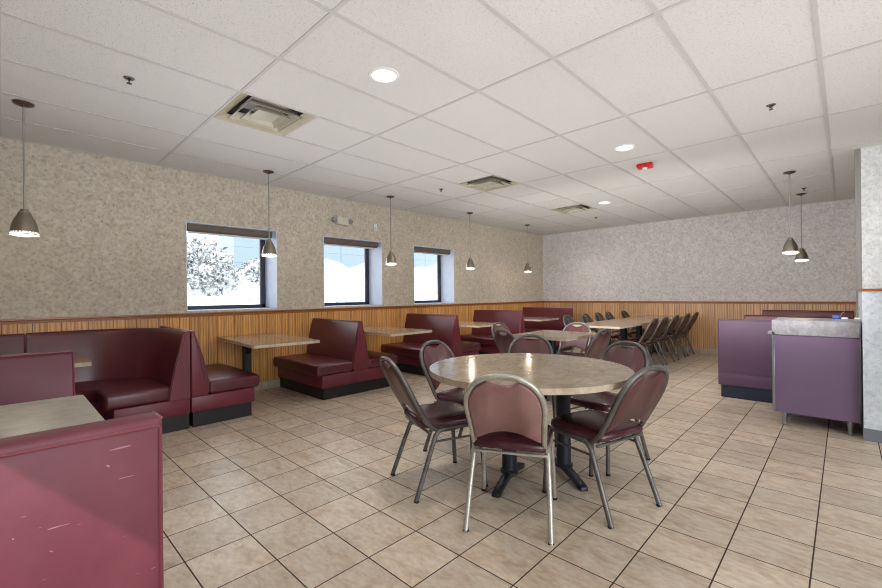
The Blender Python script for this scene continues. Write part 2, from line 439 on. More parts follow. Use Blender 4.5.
# suspended ceiling grid
g = B()
for p in range(-7, 11):
    x = CX0 + p * 0.6096
    if XW < x < XE: g.box(x - 0.0125, x + 0.0125, YF, YB, ZC - 0.005, ZC + 0.002)
for j in range(-3, 7):
    y = CY0 + j * 1.2192
    if YF < y < YB: g.box(XW, XE, y - 0.0115, y + 0.0115, ZC - 0.0045, ZC + 0.002)
g.box(XW, XW + 0.02, YF, YB, ZC - 0.006, ZC + 0.002); g.box(XW, XE, YB - 0.02, YB, ZC - 0.006, ZC + 0.002)
for xx, y0 in ((-3.759, CY0 - 0.6096), (-3.759, CY0 + 2.5 * 1.2192 - 0.0), (-3.759, 6.6988)):
    g.box(xx, xx + 0.6096, y0 - 0.0115, y0 + 0.0115, ZC - 0.0045, ZC + 0.002)
struct('trim_1', g, 'tbar', label='thin pale metal grid of the suspended ceiling')

WIN = [(1.50, 2.59), (3.30, 4.39), (5.11, 6.18)]; WZ0, WZ1 = 1.065, 2.115; WD = 0.39
w = B()
w.box(XW - WD - 0.02, XW, YE, YB + 0.15, 0, WZ0); w.box(XW - WD - 0.02, XW, YE, YB + 0.15, WZ1, ZC)
ys = [YE] + [v for ab in WIN for v in ab] + [YB + 0.15]
for k in range(0, len(ys), 2): w.box(XW - WD - 0.02, XW, ys[k], ys[k + 1], WZ0, WZ1)
struct('wall_left', w, 'paper', label='window wall with mottled beige wallpaper')
struct('wall_back', B().box(XW, XE, YB, YB + 0.15, 0, ZC), 'paper_b', label='back wall with mottled wallpaper greyed by the light')
# return wall on the right: papered upper part, pale panelled lower part
UY = 6.26; UX = 0.134     # papered pier standing back from the half wall
struct('wall_right', B().box(UX, UX + 1.6, UY, UY + 0.16, 0.0, ZC), 'paper_c', label='pale papered pier on the right')
struct('trim_12', B().box(UX - 0.045, UX - 0.001, UY + 0.004, UY + 0.16, 0.0, ZC), 'jbead', label='grey corner trim of the papered pier')
hw_ = B(); hw_.box(XR + 0.006, XR + 1.6, YR, YR + 0.14, 0.10, 1.215); hw_.box(XR + 0.006, XR + 0.14, YR + 0.14, UY - 0.001, 0.10, 1.215)
struct('wall_half', hw_, 'frp', label='pale blue half height wall beside the service cabinet')
hc = B(); hc.box(XR, XR + 1.6, YR - 0.008, YR + 0.148, 1.215, 1.237); hc.box(XR, XR + 0.146, YR + 0.148, UY - 0.001, 1.215, 1.237)
struct('trim_2', hc, 'cap', label='brown wooden cap on the half height wall')
hb = B(); hb.box(XR + 0.002, XR + 1.6, YR - 0.006, YR + 0.146, 0.0, 0.10); hb.box(XR + 0.002, XR + 0.146, YR + 0.146, UY - 0.001, 0.0, 0.10)
struct('baseboard_right', hb, 'greybase', label='grey baseboard of the half height wall')
# front wall with one window (sunlight)
WX0, WX1, FZ1 = -0.76, -0.585, 2.165
fw_ = B()
fw_.box(XW, WX0, YE, YF, 0, ZC); fw_.box(WX1, 1.0, YE, YF, 0, ZC)
fw_.box(WX0, WX1, YE, YF, FZ1, ZC); fw_.box(WX0, WX1, YE, YF, 0, 1.1)
struct('wall_front', fw_, 'paper', label='front wall behind the viewpoint')
sf = B()
sf.box(XE - 0.06, XE, YF, 3.6, 0.0, 0.5); sf.box(XE - 0.06, XE, YF, 3.6, 2.35, ZC); sf.box(XE - 0.06, XE, 3.6, YB, 0.0, ZC); sf.box(XE - 0.06, XE, YF - 0.03, YF + 0.1, 0, ZC)
sf.box(1.0, XE, YF - 0.03, YF, 0, ZC)
struct('wall_entrance', sf, 'paper', label='entrance side wall with a wide glazed opening')
# wainscot, cap rail, tile base
struct('trim_5', B().box(XW - 0.002, XW + 0.012, YF, YB, 0.09, CAPZ - 0.035), 'oak', label='oak tongue and groove wainscot along the window wall')
struct('trim_6', B().box(XW, XE, YB - 0.012, YB + 0.002, 0.09, CAPZ - 0.035), 'oak_b', label='oak tongue and groove wainscot along the back wall')
c = B()
c.prism([(XW, CAPZ - 0.045), (XW + 0.018, CAPZ - 0.045), (XW + 0.020, CAPZ - 0.02), (XW + 0.030, CAPZ - 0.012), (XW + 0.030, CAPZ), (XW, CAPZ + 0.004)], 'y', YF, YB)
struct('trim_7', c, 'cap', label='brown wooden cap rail on the window wall')
c = B()
c.prism([(YB, CAPZ - 0.045), (YB - 0.018, CAPZ - 0.045), (YB - 0.020, CAPZ - 0.02), (YB - 0.030, CAPZ - 0.012), (YB - 0.030, CAPZ), (YB, CAPZ + 0.004)], 'x', XW, XE)
struct('trim_8', c, 'cap', label='brown wooden cap rail on the back wall')
def tiled_base(name, horizontal, lab):
    b = B()
    if horizontal:
        x = XW
        while x < XE - 0.01:
            b.box(x + 0.002, min(x + 0.298, XE), YB - 0.02, YB, 0, 0.105, 0.003, 1); x += 0.3
    else:
        y = YF
        while y < YB - 0.02:
            b.box(XW, XW + 0.02, y + 0.002, min(y + 0.298, YB - 0.02), 0, 0.105, 0.003, 1); y += 0.3
    struct(name, b, 'btile', label=lab)
tiled_base('baseboard_left', False, 'tan tile baseboard along the window wall')
tiled_base('baseboard_back', True, 'pale tile baseboard along the back wall')

# windows
for i, (y0, y1) in enumerate(WIN):
    fx = XW - WD
    f = B(); t_ = 0.055
    f.box(fx - 0.02, fx + 0.035, y0, y0 + t_, WZ0, WZ1); f.box(fx - 0.02, fx + 0.035, y1 - t_, y1, WZ0, WZ1)
    f.box(fx - 0.02, fx + 0.035, y0, y1, WZ0, WZ0 + t_); f.box(fx - 0.02, fx + 0.035, y0, y1, WZ1 - t_, WZ1)
    wdw = struct('window_%d' % (i + 1), f, 'aframe', label='charcoal framed window number %d from the left' % (i + 1))
    struct('pane', B().box(fx - 0.002, fx + 0.002, y0 + t_, y1 - t_, WZ0 + t_, WZ1 - t_), 'glass', wdw)
    gl = B(); q = 0.018
    gl.box(fx - 0.006, fx + 0.012, y1 - t_ - q, y1 - t_, WZ0 + t_, WZ1 - t_); gl.box(fx - 0.006, fx + 0.012, y0 + t_, y0 + t_ + q, WZ0 + t_, WZ1 - t_)
    struct('glazing_bead', gl, 'lam_c', wdw)
    rv = B()
    rv.box(fx + 0.036, XW + 0.001, y1 - 0.001, y1 + 0.0, WZ0, WZ1)
    rv = B()
    e = 0.006
    rv.box(fx + 0.036, XW + 0.002, y0 - 0.002, y0 + e, WZ0 - 0.002, WZ1 + 0.002); rv.box(fx + 0.036, XW + 0.002, y1 - e, y1 + 0.002, WZ0 - 0.002, WZ1 + 0.002)
    rv.box(fx + 0.036, XW + 0.002, y0 + e, y1 - e, WZ1 - e, WZ1 + 0.002); rv.box(fx + 0.036, XW + 0.002, y0 + e, y1 - e, WZ0 - 0.002, WZ0 + e)
    struct('trim_%d' % (9 + i), rv, 'reveal', label='white painted reveal of window number %d from the left' % (i + 1))
    lab = ['rolled up taupe blind in the largest window nearest the curved booth', 'rolled up taupe blind in the middle window, under the emergency light', 'rolled up taupe blind in the farthest window'][i]
    bl = thing('roller_blind', lab, 'blind', (XW - 0.10, (y0 + y1) / 2, WZ1 - 0.006), 0, 'rolled up window blinds')
    h = (y1 - y0) / 2 - 0.035
    r_ = B(); pf = [(0.04, 0.0), (0.04, -0.05)] + [(0.0 + 0.04 * math.cos(a), -0.05 + 0.04 * math.sin(a)) for a in (-0.4, -0.9, -1.57, -2.2, -2.8)] + [(-0.04, -0.05), (-0.04, 0.0)]
    r_.prism(pf, 'y', -h, h); r_.obj('cassette', 'shade', bl)
    B().box(-0.012, 0.012, -h + 0.01, h - 0.03, -0.112, -0.089, 0.004).obj('hem_bar', 'hem', bl)

# ------------------------------------------------------------------ booths
SH = 0.43      # seat height
BH = 0.91      # back height
def bench_profile_seat(b, L, s, y_in, y_out):
    ya, yb = sorted((s * y_in, s * y_out))
    b.cushion(0.0, L, ya, yb, 0.285, SH - 0.012, 0.035, 0.018)

def back_pad(L, s, y_bot, y_top):
    """slanted padded back face, wraps over the top edge"""
    pf = [(s * (y_bot - 0.045), 0.30), (s * y_bot, 0.31), (s * (y_bot + 0.006), 0.40), (s * (y_bot * 0.72 + y_top * 0.28 + 0.008), 0.56), (s * (y_bot * 0.36 + y_top * 0.64 + 0.006), 0.74), (s * (y_top + 0.004), 0.875), (s * (y_top - 0.003), 0.90), (s * (y_top - 0.016), BH), (s * (y_top - 0.022), BH - 0.008), (s * (y_bot * 0.36 + y_top * 0.64 - 0.03), 0.74), (s * (y_bot * 0.72 + y_top * 0.28 - 0.03), 0.56)]
    b = B(); b.prism(pf, 'x', 0.012, L - 0.006, 0.004, 1)
    return b

def double_bench(label, loc, L=1.155, vin='vinyl', vend='vinyl_d'):
    r = thing('booth_bench', label, 'booth', loc, 0, 'double booth benches along the window wall')
    B().box(0, L - 0.03, -0.515, 0.515, 0.0, 0.142, 0.004, 1).obj('kick_base', 'kick', r)
    B().box(0, L, -0.545, 0.545, 0.142, 0.288, 0.008).obj('base_panel', vend, r)
    for s in (-1, 1):
        b = B(); bench_profile_seat(b, L, s, 0.115, 0.612); b.obj('seat', vin, r)
    core = B(); core.prism([(-0.118, 0.285), (0.118, 0.285), (0.020, BH - 0.004), (-0.020, BH - 0.004)], 'x', 0, L, 0.008)
    bk = core.obj('backrest', vend, r)
    for s in (-1, 1): back_pad(L, s, 0.122, 0.028).obj('back_pad', vin, bk)
    pp = B()
    for s in (-1, 1): pp.tube([(L, s * 0.112, 0.29), (L, s * 0.024, BH - 0.015)], 0.004, 6)
    pp.tube([(L, -0.024, BH - 0.012), (L, 0.024, BH - 0.012)], 0.004, 6)
    pp.obj('piping', 'pipe', bk)
    return r

def single_bench(name, label, loc, rz, L=1.14, vin='vinyl', vend='vinyl_d', vback='vinyl_d', kick='kick', group=None, top=0.075, cat='booth'):
    """outer back at y=0, sits towards -Y, runs +X"""
    r = thing(name, label, cat, loc, rz, group)
    B().box(0.02, L - 0.02, -0.56, -0.015, 0.0, 0.142, 0.004, 1).obj('kick_base', kick, r)
    B().box(0, L, -0.585, 0.0, 0.142, 0.288, 0.010).obj('base_panel', vend, r)
    b = B(); bench_profile_seat(b, L, -1, 0.15, 0.645); b.obj('seat', vin, r)
    core = B(); core.prism([(-0.152, 0.285), (0.0, 0.285), (0.0, BH - 0.002), (-top + 0.01, BH - 0.002)], 'x', 0, L, 0.012, 3)
    bk = core.obj('backrest', vback, r)
    back_pad(L, -1, 0.155, top - 0.005).obj('back_pad', vin, bk)
    return r, bk

# round-cornered booth in the window corner (L-shaped, runs along the wall then out from it)
def corner_booth():
    r = thing('curved_booth', 'burgundy curved corner booth bench beside the first window', 'booth', (0, 0, 0))
    xo, yo, xe, y0 = XW + 0.035, 1.212, -4.42, 0.155
    R = 0.68; path = []
    def add(x, y, nx, ny): path.append((x, y, nx, ny))
    for k in range(3): add(xo, y0 + (yo - R - y0) * k / 3, 1, 0)
    for k in range(0, 25):
        a = PI - (PI / 2) * k / 24
        add(xo + R + R * math.cos(a), yo - R + R * math.sin(a), -math.cos(a), -math.sin(a))
    for k in range(1, 4): add(xo + R + (xe - xo - R) * k / 3, yo, 0, -1)
    b = B(); b.sweep(path, [(0.0, 0.286), (0.178, 0.286), (0.158, 0.42), (0.128, 0.58), (0.092, 0.74), (0.064, 0.87), (0.056, 0.895), (0.04, BH), (0.006, BH), (0.0, 0.90)])
    bk = b.obj('backrest', 'vinyl', r)
    e = B(); e.prism([(yo, 0.286), (yo - 0.172, 0.286), (yo - 0.152, 0.42), (yo - 0.122, 0.58), (yo - 0.086, 0.74), (yo - 0.058, 0.87), (yo - 0.038, BH - 0.003), (yo, BH - 0.003)], 'x', xe + 0.001, xe + 0.012, 0.003, 1)
    e.obj('end_panel', 'vinyl_d', bk)
    pp = B(); pp.tube([(xe + 0.012, yo - 0.150, 0.40), (xe + 0.012, yo - 0.10, 0.66), (xe + 0.012, yo - 0.054, 0.88)], 0.004, 6)
    pp.tube([(xe + 0.012, yo - 0.118, 0.42), (xe + 0.012, yo - 0.075, 0.66), (xe + 0.012, yo - 0.038, 0.87)], 0.003, 6)
    pp.obj('piping', 'pipe', bk)
    def Lpoly(off_o, fx, fy, end, rf):
        # outer boundary offset from the back line, inner front edges at x=fx and y=fy
        ro = R - off_o; o = [(xo + off_o, y0), (xo + off_o, yo - R)]
        o += [(xo + R + ro * math.cos(PI - (PI / 2) * k / 10), yo - R + ro * math.sin(PI - (PI / 2) * k / 10)) for k in range(1, 11)]
        o += [(end, yo - off_o), (end, fy)]
        o += [(fx + rf + rf * math.cos(a), fy - rf + rf * math.sin(a)) for a in [PI / 2 + (PI / 2) * k / 6 for k in range(7)]]
        o += [(fx, y0)]
        return o
    k_ = B(); k_.prism(Lpoly(0.005, -4.99, 0.68, xe - 0.02, 0.12), 'z', 0.0, 0.142); k_.obj('kick_base', 'kick', r)
    k_ = B(); k_.prism(Lpoly(0.0, -4.95, 0.64, xe, 0.12), 'z', 0.142, 0.288, 0.008); k_.obj('base_panel', 'vinyl_d', r)
    k_ = B(); k_.prism(Lpoly(0.15, -4.89, 0.575, xe - 0.002, 0.14), 'z', 0.286, SH - 0.01, 0.034, 4); k_.obj('seat', 'vinyl', r)
    return r
corner_booth()
single_bench('booth_bench', 'burgundy bench along the window wall at the left edge, next to the curved booth', (XW + 0.035, 0.145 - 1.1, 0), PI / 2, 1.1)
single_bench('booth_bench', 'burgundy booth bench backing onto the curved booth, facing the first wall table', (-4.42, 1.222, 0), PI, 1.12, top=0.045)
double_bench('burgundy back to back booth bench between the first and second windows', (XW + 0.012, 3.122, 0))
double_bench('burgundy back to back booth bench between the second and third windows', (XW + 0.012, 4.935, 0))
double_bench('burgundy back to back booth bench just past the third window', (XW + 0.012, 6.80, 0))
single_bench('booth_bench', 'burgundy booth bench closest to the far left corner of the room', (XW + 0.012, 8.66, 0), 0, 1.26)

# foreground booth: two benches face to face
fb, fbk = single_bench('booth_bench', 'scuffed magenta burgundy booth bench seen from behind in the near left corner', (-1.315, 0.296, 0), -PI / 2, 1.3, vback='vinyl_f', vend='vinyl_f', top=0.095)
L_ = 1.3
pp = B()
pp.tube([(0.008, 0.001, 0.05 + 0.1), (0.008, 0.001, BH - 0.03), (0.012, 0.001, BH - 0.024), (L_, 0.001, BH - 0.024)], 0.0045, 6)
pp.tube([(0.004, -0.090, BH - 0.006), (0.004, -0.004, BH - 0.006)], 0.004, 6)
pp.tube([(0.0, -0.150, 0.29), (0.0, -0.092, BH - 0.02)], 0.004, 6)
pp.obj('piping', 'pipe', fbk)
bb, bbk = single_bench('booth_bench', 'mauve burgundy booth bench across the near left table, facing the viewer', (-3.485, 0.302 - 1.2, 0), PI / 2, 1.2, vin='vinyl_b', vback='vinyl_b', top=0.08)
pp = B(); pp.tube([(1.197, -0.158, 0.30), (1.197, -0.078, BH - 0.012)], 0.0055, 6); pp.tube([(1.195, -0.08, BH - 0.004), (0.0, -0.08, BH - 0.004)], 0.0045, 6)
pp.obj('piping', 'pipe', bbk)

# right-hand booths
rb, rbk = single_bench('booth_bench', 'burgundy booth bench with bluish daylight tint, seen from behind, next to the service cabinet', (0.09, 5.80, 0), PI, 1.165, vin='vinyl', vend='vinyl_p', vback='vinyl_p', kick='kick_b', top=0.07)
pp = B(); pp.tube([(0.0, 0.002, BH - 0.016), (1.16, 0.002, BH - 0.016)], 0.004, 6); pp.tube([(1.163, 0.001, 0.15), (1.163, 0.001, BH - 0.018)], 0.004, 6); pp.tube([(0.0, 0.002, 0.288), (1.163, 0.002, 0.288)], 0.004, 6)
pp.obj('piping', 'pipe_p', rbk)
rd = double_bench('dark burgundy booth bench top showing just over the daylight tinted bench', (-1.0, 7.06, 0), 1.07)
rd['group'] = 'booth benches by the return wall'
single_bench('booth_bench', 'dark burgundy booth bench along the back wall, farthest of the right hand benches', (-1.02, 9.06, 0), 0, 1.12)

# ------------------------------------------------------------------ tables
def tabletop(poly, z1, th, root, lam='lam'):
    b = B(); b.prism(poly, 'z', z1 - 0.002, z1, 0.0); t = b.obj('tabletop', lam, root, ang=0.5)
    b = B(); b.prism(poly, 'z', z1 - th, z1 - 0.0021, 0.0); b.obj('edge_band', 'edge', t, ang=0.5)
    return t

def wall_table(label, yc, x1, hw=0.39, z=0.745, rot=0.0, off=0.0, pz=0.45):
    r = thing('booth_table', label, 'table', (XW + 0.013 + off, yc, 0), rot, 'booth tables along the window wall')
    tabletop(rrect(0.0, x1 - XW - 0.013 - off, -hw, hw, 0.03), z, 0.03, r)
    b = B()
    b.box(0.001 - off, 0.05, -0.04, 0.04, pz, z - 0.03, 0.004, 1)
    b.box(0.001, 1.05, -0.035, 0.035, z - 0.06, z - 0.0302, 0.004, 1)
    b.prism([(0.05, z - 0.06), (0.34, z - 0.06), (0.30, z - 0.075), (0.12, z - 0.15), (0.05, z - 0.24)], 'y', -0.03, 0.03, 0.003, 1)
    b.obj('wall_bracket', 'black', r)
    return r
wall_table('stone laminate wall table under the first window', 2.15, -4.16, 0.352, rot=-0.07, off=0.06, pz=0.22)
wall_table('stone laminate wall table under the second window', 3.70, -4.06, 0.37)
wall_table('stone laminate wall table under the third window', 5.40, -4.06, 0.36)
wall_table('stone laminate wall table beyond the third window, toward the far corner', 7.235, -4.06, 0.36)

def pedestal(root, x, y, z_top, foot_dirs, length=0.26, r=0.048):
    c_ = B(); c_.lathe([(r * 1.25, 0.062), (r * 1.25, 0.075), (r, 0.082), (r, z_top - 0.012), (r, z_top - 0.012)], (x, y, 0), 20)
    col = c_.obj('column', 'black', root)
    p = B(); p.box(x - 0.13, x + 0.13, y - 0.13, y + 0.13, z_top - 0.012, z_top - 0.0005, 0.003, 1); p.obj('mounting_plate', 'black', col)
    for a in foot_dirs:
        f = B(); mt = Matrix.Translation((x, y, 0)) @ Matrix.Rotation(a, 4, 'Z')
        f.prism([(0.0, 0.075), (0.07, 0.07), (length - 0.05, 0.04), (length, 0.028), (length + 0.006, 0.0), (length - 0.05, 0.0), (length - 0.07, 0.012), (0.06, 0.03), (0.0, 0.036)], 'y', -0.026, 0.026, 0.008, 2, mt)
        f.obj('foot', 'black', root)

def round_table():
    r = thing('round_table', 'large round stone laminate table ringed by six chairs', 'table', (-1.498, 2.365, 0))
    poly = arc(0, 0, 0.636, 0, 2 * PI - 2 * PI / 72, 71)
    tabletop(poly, 0.75, 0.034, r)
    for (x, y, a) in ((-1.60, 2.30, math.atan2(-.25, .07)), (-1.385, 2.63, math.atan2(-.13, .19))):
        pedestal(r, x + 1.498, y - 2.365, 0.716, (a, a + PI))
round_table()

def post_table(name, label, x0, x1, y0, y1, cols, dirs, group=None, z=0.75, rc=0.05, fl=0.27):
    xc, yc = (x0 + x1) / 2, (y0 + y1) / 2
    r = thing(name, label, 'table', (xc, yc, 0), 0, group)
    tabletop(rrect(x0 - xc, x1 - xc, y0 - yc, y1 - yc, 0.02), z, 0.032, r)
    for (x, y) in cols: pedestal(r, x - xc, y - yc, z - 0.032, dirs, fl, rc)
    return r
post_table('square_table', 'small square stone laminate table behind the round table', -2.84, -2.12, 4.12, 4.93, [(-2.535, 4.55)], (0, PI / 2, PI, -PI / 2), fl=0.2)
post_table('rectangular_table', 'near half of the long stone laminate table with chairs on both sides', -3.02, -2.27, 5.97, 7.68, [(-2.75, 6.70), (-2.75, 7.40)], (PI / 2, -PI / 2), rc=0.058, fl=0.24)
post_table('rectangular_table', 'far half of the long stone laminate table, toward the back wall', -3.02, -2.27, 7.69, 9.42, [(-2.75, 8.15), (-2.75, 8.95)], (PI / 2, -PI / 2))
# foreground booth table and corner booth table
t1 = post_table('booth_table', 'grey stone laminate table between the two near left booth benches', -2.73, -1.96, -1.05, 0.275, [(-2.35, -0.4)], (PI / 4, 3 * PI / 4, -PI / 4, -3 * PI / 4), z=0.75)
for ch in t1.children:
    if ch.name.startswith('tabletop'): ch.data.materials[0] = M['lam_g']
post_table('booth_table', 'stone laminate table tip inside the curved corner booth', -4.93, -4.165, -0.65, 0.475, [(-4.55, -0.1)], (PI / 4, 3 * PI / 4, -PI / 4, -3 * PI / 4), z=0.742)

# ------------------------------------------------------------------ chairs
def hoop_pt(u, v):
    """back plane: v measured up from 0.40, leaning backwards"""
    return Vector((u, -0.122 - 0.226 * (v / 0.43) - 0.008 * math.sin(PI * v / 0.43), 0.40 + v))

def hoop_curve(W, top, n=28, v0=0.05, vs=0.245):
    pts = [(-W * 0.94, v0), (-W * 0.955, v0 + 0.07), (-W * 0.98, v0 + 0.14)]
    for k in range(n + 1):
        a = PI - PI * k / n
        e = 0.86
        cx_, sx_ = math.cos(a), math.sin(a)
        pts.append((W * math.copysign(abs(cx_) ** e, cx_), vs + (top - vs) * (abs(sx_) ** e)))
    return pts + [(W * 0.98, v0 + 0.14), (W * 0.955, v0 + 0.07), (W * 0.94, v0)]

def make_chair(label, loc, rz, group, fm, bm_, sm):
    t = thing('banquet_chair', label, 'chair', loc, rz, group)
    # seat
    s = B()
    poly = [(-0.175, -0.165), (-0.19, -0.15), (-0.212, 0.13), (-0.205, 0.19), (-0.17, 0.222), (-0.09, 0.236), (0.09, 0.236), (0.17, 0.222), (0.205, 0.19), (0.212, 0.13), (0.19, -0.15), (0.175, -0.165)]
    bmz = bmesh.new()
    n = len(poly); rings = []
    for (sc, z) in ((0.93, 0.412), (0.985, 0.416), (1.0, 0.43), (0.985, 0.448), (0.93, 0.459), (0.80, 0.466), (0.5, 0.472), (0.2, 0.474)):
        rings.append([bmz.verts.new((x * sc, 0.035 + (y - 0.035) * sc, z)) for x, y in poly])
    for i in range(len(rings) - 1):
        for k in range(n): bmz.faces.new([rings[i][k], rings[i][(k + 1) % n], rings[i + 1][(k + 1) % n], rings[i + 1][k]])
    bmz.faces.new(list(reversed(rings[0]))); bmz.faces.new(rings[-1])
    s.merge(bmz); s.obj('seat', sm, t, ang=1.0)
    # back hoop with lower ends curling forward to the seat rails
    W = 0.194
    hp = hoop_curve(W, 0.43)
    pts = [hoop_pt(u, v) for u, v in hp]
    low = lambda sg: [Vector((sg * W * 0.93, 0.06, 0.395)), Vector((sg * W * 0.93, -0.02, 0.392)), Vector((sg * W * 0.93, -0.075, 0.397)), Vector((sg * W * 0.935, -0.112, 0.413))]
    full = low(-1) + pts + list(reversed(low(1)))
    h = B(); h.tube(full, 0.0145, 10, up=(0, 1, 0.3)); h.obj('back_frame', fm, t, ang=1.2)
    # padded back
    inner = hoop_curve(W - 0.0135, 0.415, 40, 0.075, 0.245)
    out = []
    for (u, v) in inner:
        if v > 0.33:
            a = abs(u)
            if a < 0.066: v = min(v, 0.379 + 0.016 * (a / 0.066) ** 2)
        out.append((u, v))
    m_ = 12
    bot = [((W - 0.016) * 0.94 * (1 - 2 * k / m_), 0.07 + 0.062 * (1 - (1 - 2 * k / m_) ** 2)) for k in range(0, m_ + 1)]
    outline = [out[0]] + out[1:-1] + [out[-1]] + bot[1:-1]
    nrm = Vector((0, 0.885, 0.465)).normalized()
    tb = bmesh.new()
    cen = (0.0, 0.22)
    layers = []
    for (sc, off) in ((0.90, -0.017), (0.97, -0.014), (1.0, -0.006), (1.0, 0.006), (0.97, 0.015), (0.90, 0.020)):
        layers.append([tb.verts.new(hoop_pt(cen[0] + (u - cen[0]) * (1 - (1 - sc) * 0.35), cen[1] + (v - cen[1]) * (1 - (1 - sc) * 0.35)) + nrm * off) for u, v in outline])
    nn = len(outline)
    for i in range(len(layers) - 1):
        for k in range(nn): tb.faces.new([layers[i][k], layers[i][(k + 1) % nn], layers[i + 1][(k + 1) % nn], layers[i + 1][k]])
    f1 = tb.faces.new(list(reversed(layers[0]))); f2 = tb.faces.new(layers[-1])
    bmesh.ops.triangulate(tb, faces=[f1, f2])
    p = B(); p.merge(tb); p.obj('back_pad', bm_, t, ang=1.0)
    # legs, rails, stretchers
    for sg in (-1, 1):
        x = sg * 0.196
        B().tube([(x, 0.17, 0.402), (x, 0.198, 0.395), (x, 0.214, 0.372), (sg * 0.206, 0.226, 0.20), (sg * 0.214, 0.240, 0.0)], 0.0145, 10).obj('leg', fm, t, ang=1.2)
        B().tube([(x, -0.045, 0.402), (x, -0.075, 0.395), (x, -0.100, 0.368), (sg * 0.206, -0.165, 0.20), (sg * 0.214, -0.240, 0.0)], 0.0145, 10).obj('leg', fm, t, ang=1.2)
        B().tube([(x, -0.045, 0.4035), (x, 0.17, 0.4035)], 0.0125, 8).obj('seat_rail', fm, t, ang=1.2)
        B().tube([(sg * 0.201, -0.115, 0.335), (sg * 0.201, 0.214, 0.335)], 0.0075, 6).obj('stretcher', fm, t, ang=1.2)
    B().box(-0.2, 0.2, -0.152, -0.132, 0.385, 0.399, 0.004, 1).obj('cross_bar', fm, t)
    for c_ in list(t.children):
        if c_.name.startswith('leg'):
            v = max(c_.data.vertices, key=lambda q: -q.co.z).co
            dy = 1 if v.y > 0 else -1; sg = 1 if v.x > 0 else -1
            g_ = B(); g_.tube([(sg * 0.214, dy * 0.2395, 0.0), (sg * 0.2132, dy * (0.2385 if dy > 0 else 0.231), 0.014)], 0.0158, 10); g_.obj('glide', 'rubber', c_)
    return t

def face(dx, dy): return math.atan2(-dx, dy)      # rotation turning local +Y towards (dx,dy)
def seat_at(rear, d, off=0.24):
    """chair origin from midpoint of rear feet and facing direction"""
    l = math.hypot(*d); d = (d[0] / l, d[1] / l)
    return (rear[0] + d[0] * off, rear[1] + d[1] * off, 0), face(*d)

GR = 'banquet chairs around the round table'
loc, rz = seat_at((-1.234, 1.746), (-.216, .43))
make_chair('banquet chair with lit pale frame in front of the round table, back to the viewer', loc, rz, GR, 'frame_w', 'chairw', 'chairs')
loc, rz = seat_at((-2.036, 1.757), (.176, .463))
base = make_chair('banquet chair on the near left of the round table, seen side on', loc, rz, GR, 'frame', 'chairv', 'chairs')
for rear, d, lab in [
    ((-2.40, 2.505), (1, .03), 'banquet chair on the far left of the round table, its tall back toward the windows'),
    ((-0.83, 2.392), (-.48, .13), 'banquet chair on the near right of the round table, angled back with curved lower edge'),
    ((-1.26, 3.32), (-.22, -.98), 'banquet chair on the far right of the round table, back toward the long table'),
    ((-2.10, 3.37), (.5, -.86), 'banquet chair directly across the round table, only the top of its back showing')]:
    loc, rz = seat_at(rear, d); dup(base, loc, rz, lab, GR)
G2 = 'banquet chairs around the square table'
for rear, d, lab in [
    ((-3.33, 4.70), (1, 0), 'banquet chair on the left side of the square table, seen edge on'),
    ((-2.68, 3.89), (.3, .95), 'banquet chair at the near left corner of the square table, back to the viewer'),
    ((-2.56, 5.20), (.05, -1), 'banquet chair on the far side of the square table, facing the viewer'),
    ((-1.97, 4.50), (-1, .08), 'banquet chair on the right side of the square table')]:
    loc, rz = seat_at(rear, d); dup(base, loc, rz, lab, G2)
basek = None
order = ['nearest', 'second nearest', 'middle', 'second farthest', 'farthest']
for i, y in enumerate((6.84, 7.34, 7.96, 8.68, 9.29)):
    loc, rz = seat_at((-2.17, y), (-1, 0.0))
    lab = 'aisle side banquet chair at the long table, %s of five in its row' % order[i]
    if basek is None: basek = make_chair(lab, loc, rz, 'banquet chairs along the aisle side of the long table', 'frame', 'chaird', 'chairs')
    else: dup(basek, loc, rz, lab)
for i, y in enumerate((6.93, 7.65, 8.21, 8.71, 9.36)):
    loc, rz = seat_at((-3.46 + 0.08 * (i == 4), y), (1, 0.0))
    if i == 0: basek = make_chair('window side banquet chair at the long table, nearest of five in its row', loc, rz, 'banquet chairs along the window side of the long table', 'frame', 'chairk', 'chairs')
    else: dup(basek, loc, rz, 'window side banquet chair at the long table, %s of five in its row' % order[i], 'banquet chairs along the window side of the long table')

# ------------------------------------------------------------------ service cabinet
def cabinet():
    x0, x1, y0, y1 = -0.487, 0.086, 4.93, 5.44
    r = thing('service_cabinet', 'daylight tinted laminate service cabinet on steel legs, its grey stone top beside the return wall', 'cabinet', (x0, y0, 0))
    Wd, D = x1 - x0, y1 - y0
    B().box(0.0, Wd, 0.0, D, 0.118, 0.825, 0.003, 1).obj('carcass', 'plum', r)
    B().box(-0.004, 0.016, -0.006, 0.012, 0.118, 0.825, 0.003, 1).obj('corner_strip', 'steel', r)
    tp = B(); tp.box(-0.004, Wd + 0.002, -0.012, D, 0.825, 0.960, 0.004, 1); tp.box(-0.034, 0.02, -0.012, D, 0.825, 0.855, 0.004, 1)
    tp.obj('countertop', 'lam_c', r)
    for x, y in ((0.075, 0.03), (0.51, 0.03), (0.075, D - 0.05), (0.51, D - 0.05)):
        l = B(); l.lathe([(0.016, 0.0), (0.019, 0.006), (0.019, 0.02), (0.015, 0.024), (0.015, 0.06), (0.019, 0.066), (0.019, 0.12)], (x, y, 0), 14); l.obj('leg', 'steel', r)
cabinet()
k = thing('wire_holder', 'small wire holder with a blue tag on the service cabinet', 'holder', (0.0, 5.22, 0.960))
b = B(); b.tube([(-0.06, 0, 0.004), (0.11, 0, 0.004), (0.11, 0.05, 0.004), (-0.06, 0.05, 0.004)], 0.003, 6, closed=True)
b.tube([(-0.03, 0.02, 0.004), (-0.025, 0.02, 0.05), (-0.005, 0.02, 0.075)], 0.003, 6)
